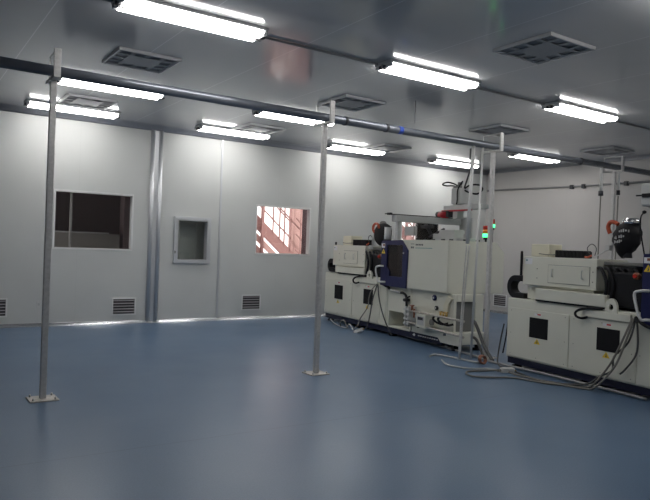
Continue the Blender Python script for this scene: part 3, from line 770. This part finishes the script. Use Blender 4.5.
    ks = obj('stop_button', Q().lathe([(0.042*s, 0.02), (0.042*s, -0.02), (0.03*s, -0.026)], (2.07*s, -0.01, Z(1.365)), axis=1), 'copper', T)
    obj('button_cap', Q().lathe([(0.024*s, -0.02), (0.022*s, -0.045)], (2.07*s, -0.01, Z(1.365)), axis=1), 'redlens', ks)
    # printed marks on the guard: small block mark, short word and a thin line of text
    pm = Q().bx(3.02, 3.11, F_-0.002, F_+0.001, 1.598, 1.606)
    for k in range(5): pm.bx(3.15+k*0.042, 3.15+k*0.042+0.03, F_-0.002, F_+0.001, 1.578, 1.604)
    pm
    obj('printed_emblem', Q().bx(3.02, 3.055, F_-0.002, F_+0.001, 1.530, 1.560), 'ink', T)
    obj('printed_emblem', Q().bx(3.067, 3.10, F_-0.002, F_+0.001, 1.530, 1.560), 'ink', T)
    obj('printed_mark', pm, 'ink', T)
    pt = Q()
    for k in range(15): pt.bx(3.15+k*0.030, 3.15+k*0.030+0.021, F_-0.002, F_+0.001, 1.532, 1.545)
    obj('printed_text', pt, 'teal', T)
    # signal tower on the rear of the roof
    st = obj('signal_tower', Q().tb([(3.88, 0.80, 1.67), (3.88, 0.80, 1.72)], 0.016, 10).tb([(3.88, 0.80, 1.71), (3.88, 0.80, 1.745)], 0.04, 12), 'black', T)
    for z0, m_, nm in ((1.745, 'green_on', 'green_lens'), (1.808, 'amber', 'amber_lens'), (1.87, 'redlens', 'red_lens')):
        obj(nm, Q().tb([(3.88, 0.80, z0), (3.88, 0.80, z0+0.06)], 0.052, 14), m_, st)
    if not right:
        s2 = obj('signal_tower', Q().tb([(3.60, 1.19, 1.40), (3.60, 1.19, 1.91)], 0.012, 10).bx(3.57, 3.63, 1.10, 1.20, 1.44, 1.50, 0.004).tb([(3.60, 1.19, 1.885), (3.60, 1.19, 1.92)], 0.03, 12), 'darkgrey', T)
        obj('green_lens', Q().tb([(3.60, 1.19, 1.92), (3.60, 1.19, 1.975)], 0.036, 14), 'green_on', s2)
        obj('red_lens', Q().tb([(3.60, 1.19, 1.975), (3.60, 1.19, 2.06)], 0.030, 14), 'redlens', s2)
    # clips and dark hardware seen above the guard roof
    hw = Q().bx(3.0, 3.4, 0.55, 0.75, 1.67, 1.86, 0.01).bx(2.7, 3.05, 0.65, 0.70, 1.67, 1.80, 0.01).bx(3.3, 3.7, 0.6, 0.75, 1.67, 1.72, 0.01)
    obj('roof_hardware', hw, 'lightgrey', T)
    return T
OL = (7.48, 11.08, 0); OR = (6.87, 5.80, 0)
zr = [(0, 0), (0.985, 0.915), (1.01, 0.935), (1.125, 1.075), (1.145, 1.11), (1.55, 1.475), (1.67, 1.57), (2.1, 2.0)]
machine(OL, 1.0, None, 'white and navy moulding machine on the left, standing near the window wall', False)
machine(OR, 0.925, zr, 'white and navy moulding machine at the right edge, nearest the viewer', True)

# ------------------------------------------------------------------ take-out robots over the clamps
def robot(origin, s, label, right):
    T = thing('takeout_robot', label, 'robot', origin, ANG, 'take-out robots above the machines')
    zt = 2.0 if not right else 2.05
    u = 2.52 if not right else 2.28
    def X(v): return v*s
    bm_ = B().box(X(u-0.07), X(u+0.07), -0.05, 1.50, zt-0.02, zt+0.09, 0.006)
    if right: bm_.box(X(u-0.12), X(u+0.14), -0.12, 0.14, zt+0.0, zt+0.24, 0.02)
    beam = obj('traverse_beam', bm_, 'lightgrey', T)
    obj('guide_rail', B().box(X(u-0.06), X(u-0.03), -0.10, 1.50, zt+0.09, zt+0.115).box(X(u-0.085), X(u-0.07), -0.02, 1.45, zt+0.01, zt+0.03), 'darkgrey', beam)
    obj('rail_stop', B().box(X(u-0.09), X(u+0.01), -0.14, -0.09, zt+0.09, zt+0.13, 0.004).box(X(u-0.17), X(u-0.07), -0.13, -0.11, zt+0.105, zt+0.12), 'black', beam)
    zb = 1.67 if not right else 1.57
    obj('mount_post', B().box(X(u-0.05), X(u+0.02), 0.02 if not right else 0.12, 0.09 if not right else 0.20, zb, zt-0.02, 0.005), 'lightgrey', T)
    obj('mount_post', B().box(X(u+0.02), X(u+0.22), 1.36, 1.50, 0.0, zt+0.12, 0.008), 'lightgrey', T)
    if right:
        obj('cable_loop', B().tube([(X(u)+0.02*math.sin(a), 0.24+0.02*math.cos(a)+0.09*math.sin(a), zt+0.355+0.12*math.cos(a)) for a in [2*PI*k/20 for k in range(21)]], 0.014, 8, 2), 'black', T)
        return T
    # carriage, long arm, take-out head
    du = 0.13
    cg = obj('carriage', B().box(u+0.05+du, u+0.25+du, 1.02, 1.24, zt+0.34, zt+0.62, 0.015).box(u+0.07+du, u+0.2+du, 1.05, 1.2, zt+0.08, zt+0.34, 0.01), 'lightgrey', T)
    obj('carriage_end', B().box(u+0.25+du, u+0.265+du, 1.03, 1.23, zt+0.35, zt+0.61, 0.004), 'white_pipe', cg)
    ar = obj('kick_arm', B().box(u-0.05, u+0.98, 1.04, 1.20, zt+0.235, zt+0.315, 0.006), 'white_pipe', T)
    obj('arm_rail', B().box(u-0.08, u+0.72, 1.02, 1.05, zt+0.205, zt+0.235, 0.003), 'redplastic', ar)
    hd = obj('takeout_head', B().cyl((u-0.22, 1.05, zt+0.165), (u-0.02, 1.05, zt+0.165), 0.055, 14).box(u-0.03, u+0.14, 0.99, 1.12, zt+0.11, zt+0.22, 0.01), 'darkgrey', T)
    obj('red_motor', B().cyl((u-0.10, 1.01, zt+0.15), (u+0.09, 1.01, zt+0.15), 0.062, 14), 'redplastic', hd)
    # vertical arm reaching into the mould area with grippers
    va = obj('gripper_arm', B().tube([(u-0.1, 0.70, zt-0.03), (u+0.05, 0.72, zt-0.22)], 0.03, 8).box(u-0.2, u+0.1, 0.66, 0.74, zt-0.10, zt-0.05, 0.005).tube([(u+0.02, 0.70, zt-0.26), (u+0.42, 0.70, zt-0.12)], 0.022, 8), 'darkgrey', T)
    obj('gripper_plate', B().box(u-0.35, u-0.05, 0.42, 0.48, zt-0.24, zt-0.08, 0.006), 'lightgrey', T)
    obj('gripper_plate', B().box(u+0.25, u+0.7, 0.86, 0.92, zt-0.20, zt-0.14, 0.004), 'lightgrey', T)
    # cable loops
    lp = []
    obj('cable_loop', B().tube([(u+0.24, 1.12, zt+0.66), (u+0.12, 1.12, zt+0.71), (u-0.04, 1.10, zt+0.745), (u-0.15, 1.08, zt+0.715), (u-0.04, 1.08, zt+0.68), (u+0.12, 1.12, zt+0.67), (u+0.26, 1.12, zt+0.61)], 0.013, 8, 6), 'black', T)
    obj('cable_loop', B().tube([(u+0.36, 1.15, zt+0.60), (u+0.52, 1.15, zt+0.66), (u+0.74, 1.15, zt+0.65), (u+0.84, 1.15, zt+0.57), (u+0.72, 1.15, zt+0.50), (u+0.52, 1.15, zt+0.53), (u+0.38, 1.15, zt+0.58)], 0.015, 8, 6), 'black', T)
    obj('cable_loop', B().tube([(u+0.26, 1.14, zt+0.62), (u+0.33, 1.14, zt+0.74), (u+0.38, 1.0, zt+0.58), (u+0.40, 0.98, zt+0.40), (u+0.36, 1.0, zt+0.33)], 0.012, 8, 6), 'black', T)
    obj('cable_riser', B().tube([(u+0.36, 1.16, zt+0.62), (u+0.44, 1.22, zt+1.0), (u+0.40, 1.25, zt+1.30)], 0.014, 8, 4).box(u+0.38, u+0.42, 1.23, 1.27, zt+1.12, zt+1.32, 0.004), 'darkgrey', T)
    obj('air_unit', B().box(u+0.18, u+0.28, 1.06, 1.18, zt+0.62, zt+0.66, 0.004).tube([(u+0.3, 1.1, zt+0.62), (u+0.3, 1.1, zt+0.72)], 0.03, 10), 'recess', T)
    return T
robot(OL, 1.0, 'grey take-out robot with red motor on top of the left machine', False)
robot(OR, 0.925, 'grey robot beam over the right machine, cut by the picture edge', True)
# ------------------------------------------------------------------ cables on the floor
def cable(name, pts, r, m, label, cat='cable', sm=8):
    return tag(obj(name, B().tube(pts, r, 8, sm), m), label, cat)
cable('floor_conduit', [(7.40, 9.1, 0.05), (7.36, 8.5, 0.035), (7.20, 7.4, 0.02), (7.02, 6.6, 0.02), (6.84, 5.95, 0.02), (6.78, 5.2, 0.03), (6.70, 4.4, 0.03), (6.62, 3.72, 0.03)], 0.017, 'lamp_grey', 'straight grey conduit on the floor along the fronts of both machines', 'conduit', 4)
# mains cables from the lifting lug down to the floor, right machine
g = 'cables draped down the right machine'
rb = [mach(1.93, -0.08, 0.86, OR), mach(1.84, -0.10, 0.62, OR), mach(1.72, -0.13, 0.34, OR), mach(1.55, -0.17, 0.09, OR)]
c = cable('power_cable', rb+[(6.58, 4.42, 0.022), (6.36, 4.80, 0.012), (6.28, 5.15, 0.012), (6.02, 5.30, 0.012), (5.86, 5.46, 0.012), (6.02, 5.68, 0.012), (6.32, 5.62, 0.012), (6.52, 5.60, 0.012)], 0.012, 'greycable', 'grey cable draped from the right machine that loops farthest out on the floor'); c['group'] = g
rb2 = [mach(1.95, -0.08, 0.86, OR), mach(1.88, -0.11, 0.60, OR), mach(1.78, -0.14, 0.32, OR), mach(1.60, -0.20, 0.07, OR)]
c = cable('power_cable', rb2+[(6.52, 4.40, 0.016), (6.44, 4.82, 0.012), (6.45, 5.2, 0.012), (6.50, 5.45, 0.012)], 0.012, 'greycable', 'grey cable draped from the right machine, running close to its base'); c['group'] = g
rb3 = [mach(1.96, -0.06, 0.86, OR), mach(1.90, -0.09, 0.60, OR), mach(1.74, -0.10, 0.42, OR), mach(1.72, -0.10, 0.27, OR), mach(1.60, -0.14, 0.18, OR), mach(1.40, -0.18, 0.05, OR)]
c = cable('power_cable', rb3+[(6.46, 4.9, 0.012), (6.56, 5.30, 0.012), (6.66, 5.50, 0.012)], 0.011, 'darkcable', 'dark cable kinked halfway down the front of the right machine'); c['group'] = g
c = cable('power_cable', [mach(1.97, -0.06, 0.85, OR), mach(2.00, -0.07, 0.60, OR), mach(1.97, -0.07, 0.45, OR), mach(1.86, -0.07, 0.30, OR), mach(1.80, -0.07, 0.24, OR)], 0.011, 'darkcable', 'short dark cable end dangling on the right machine panel'); c['group'] = g
c = cable('power_cable', [mach(1.96, -0.07, 0.87, OR), mach(2.1, -0.09, 0.80, OR), mach(2.3, -0.08, 0.76, OR), mach(2.5, -0.07, 0.73, OR)], 0.02, 'black', 'thick black hose running right below the navy door of the right machine'); c['group'] = g
# left machine
g = 'cables draped down the left machine'
c = cable('power_cable', [mach(2.07, -0.06, 0.87, OL), mach(1.92, -0.07, 0.76, OL), mach(1.85, -0.08, 0.60, OL), mach(1.82, -0.08, 0.44, OL), mach(1.62, -0.10, 0.22, OL), mach(1.60, -0.14, 0.09, OL), mach(1.66, -0.26, 0.03, OL)], 0.010, 'greycable', 'grey cable hanging across the second grille of the left machine'); c['group'] = g
c = cable('power_cable', [mach(2.08, -0.06, 0.87, OL), mach(1.98, -0.08, 0.60, OL), mach(1.92, -0.09, 0.30, OL), mach(1.88, -0.12, 0.06, OL)], 0.011, 'darkcable', 'dark cable hanging straight down beside the second grille, left machine'); c['group'] = g
c = cable('power_cable', [mach(2.10, -0.06, 0.87, OL), mach(2.20, -0.08, 0.60, OL), mach(2.36, -0.09, 0.34, OL), mach(2.52, -0.09, 0.15, OL), mach(2.6, -0.06, 0.03, OL)], 0.011, 'darkcable', 'dark cable slanting right across the open bay of the left machine'); c['group'] = g
cable('thin_cable', [(7.42, 10.75, 0.05), (7.30, 10.45, 0.012), (7.16, 10.1, 0.012), (7.08, 9.75, 0.012), (7.02, 9.55, 0.10), (7.0, 9.40, 0.012)], 0.012, 'lightgrey', 'pale cable lying along the foot of the left machine')
cable('thin_cable', [(7.10, 9.95, 0.02), (7.03, 9.85, 0.12), (7.0, 9.70, 0.15), (7.0, 9.58, 0.03)], 0.012, 'greycable', 'grey cable arched on the floor beside the white plug')
def plug(loc, rz, tilt, label):
    t = thing('power_plug', label, 'plug', loc, rz, 'plugs lying on the floor')
    t.rotation_euler = (tilt, 0, rz)
    obj('body', B().box(-0.035, 0.035, -0.09, 0.09, 0, 0.065, 0.014), 'white_pipe', t)
    obj('pin', B().cyl((-0.015, -0.09, 0.03), (-0.015, -0.12, 0.03), 0.006, 8), 'brass', t)
    obj('pin', B().cyl((0.015, -0.09, 0.03), (0.015, -0.12, 0.03), 0.006, 8), 'brass', t)
    obj('cable_gland', B().cyl((0, 0.09, 0.032), (0, 0.14, 0.032), 0.016, 10), 'greycable', t)
plug((6.92, 9.12, 0.012), rad(20), rad(-24), 'white plug on the floor by the base of the left machine')
plug((6.50, 5.46, 0.0), rad(70), 0, 'white plug on the floor at the far corner of the right machine')
cable('water_hose', [(6.36, 6.72, 0.014), (6.55, 6.80, 0.014), (6.62, 6.50, 0.014), (6.62, 6.20, 0.014), (6.68, 6.05, 0.014)], 0.014, 'clearhose', 'pale hose bent back on itself on the floor before the left machine', 'hose')
cable('water_hose', [(6.18, 6.30, 0.05), (6.14, 6.18, 0.014), (6.12, 6.0, 0.014), (6.22, 5.80, 0.014), (6.40, 5.72, 0.014), (6.46, 5.60, 0.014)], 0.011, 'clearhose', 'thin pale hose curving on the floor between the two machines', 'hose')
cable('rubber_hose', [(7.06, 6.56, 0.50), (7.02, 6.46, 0.42), (6.98, 6.28, 0.18), (6.93, 6.08, 0.02)], 0.024, 'darkcable', 'thick dark hose sloping from the manifold end down to the floor, upper one', 'hose')
cable('rubber_hose', [(7.06, 6.56, 0.27), (7.02, 6.46, 0.24), (6.98, 6.34, 0.12), (6.97, 6.28, 0.02)], 0.020, 'darkcable', 'shorter dark hose dropping from the lower manifold rail to the floor', 'hose')
cable('rubber_hose', [(7.72, 6.58, 0.0), (7.68, 6.50, 0.25), (7.60, 6.38, 0.58), (7.30, 5.98, 0.86)], 0.010, 'black', 'thin black hose hanging behind the far corner of the right machine', 'hose')
cable('extension_cable', [(6.95, 5.92, 0.55), (6.92, 5.95, 0.30), (6.80, 5.88, 0.05), (6.66, 5.68, 0.014)], 0.010, 'darkcable', 'dark cable along the far corner edge of the right machine')
t = thing('hose_reel', 'small brown coil lying on the floor between the two machines', 'coil', (6.66, 6.02, 0.0))
for k in range(4):
    obj('winding', B().tube([(0.055*math.cos(a), 0.03*math.sin(a)*0.4+0.012*k-0.02, 0.065+0.052*math.sin(a)) for a in [2*PI*j/18 for j in range(19)]], 0.010, 8), 'copper', t)

# ------------------------------------------------------------------ daylight, camera, view
w = bpy.data.worlds.new('World'); S.world = w; w.use_nodes = True
nt = w.node_tree; bg = nt.nodes['Background']
bg.inputs[0].default_value = (1.0, 0.93, 0.90, 1); bg.inputs[1].default_value = SKY
ld = bpy.data.lights.new('sun', 'SUN'); ld.energy = SUN; ld.angle = rad(1); ld.color = (1, 0.93, 0.85)
lo = bpy.data.objects.new('sun', ld); COL.objects.link(lo); lo.rotation_euler = (rad(38), 0, rad(25))

cam = bpy.data.cameras.new('camera'); cam.sensor_width = 36; cam.lens = 648/650*36; cam.clip_start = 0.05
co = bpy.data.objects.new('camera', cam); COL.objects.link(co)
roll, pitch, yaw = rad(2.1), rad(-0.27), rad(33.9)
F0 = Vector((math.sin(yaw), math.cos(yaw), 0)); R0 = Vector((math.cos(yaw), -math.sin(yaw), 0)); U0 = Vector((0, 0, 1))
F = F0*math.cos(pitch)+U0*math.sin(pitch); U1 = U0*math.cos(pitch)-F0*math.sin(pitch)
R = R0*math.cos(roll)+U1*math.sin(roll); U = U1*math.cos(roll)-R0*math.sin(roll)
mtx = Matrix((R, U, -F)).transposed().to_4x4(); mtx.translation = Vector((0, 0, 1.5))
co.matrix_world = mtx
S.camera = co
S.view_settings.view_transform = 'Standard'; S.view_settings.look = 'None'
S.view_settings.gamma = 1; S.view_settings.use_curve_mapping = False
S.view_settings.exposure = EXPO
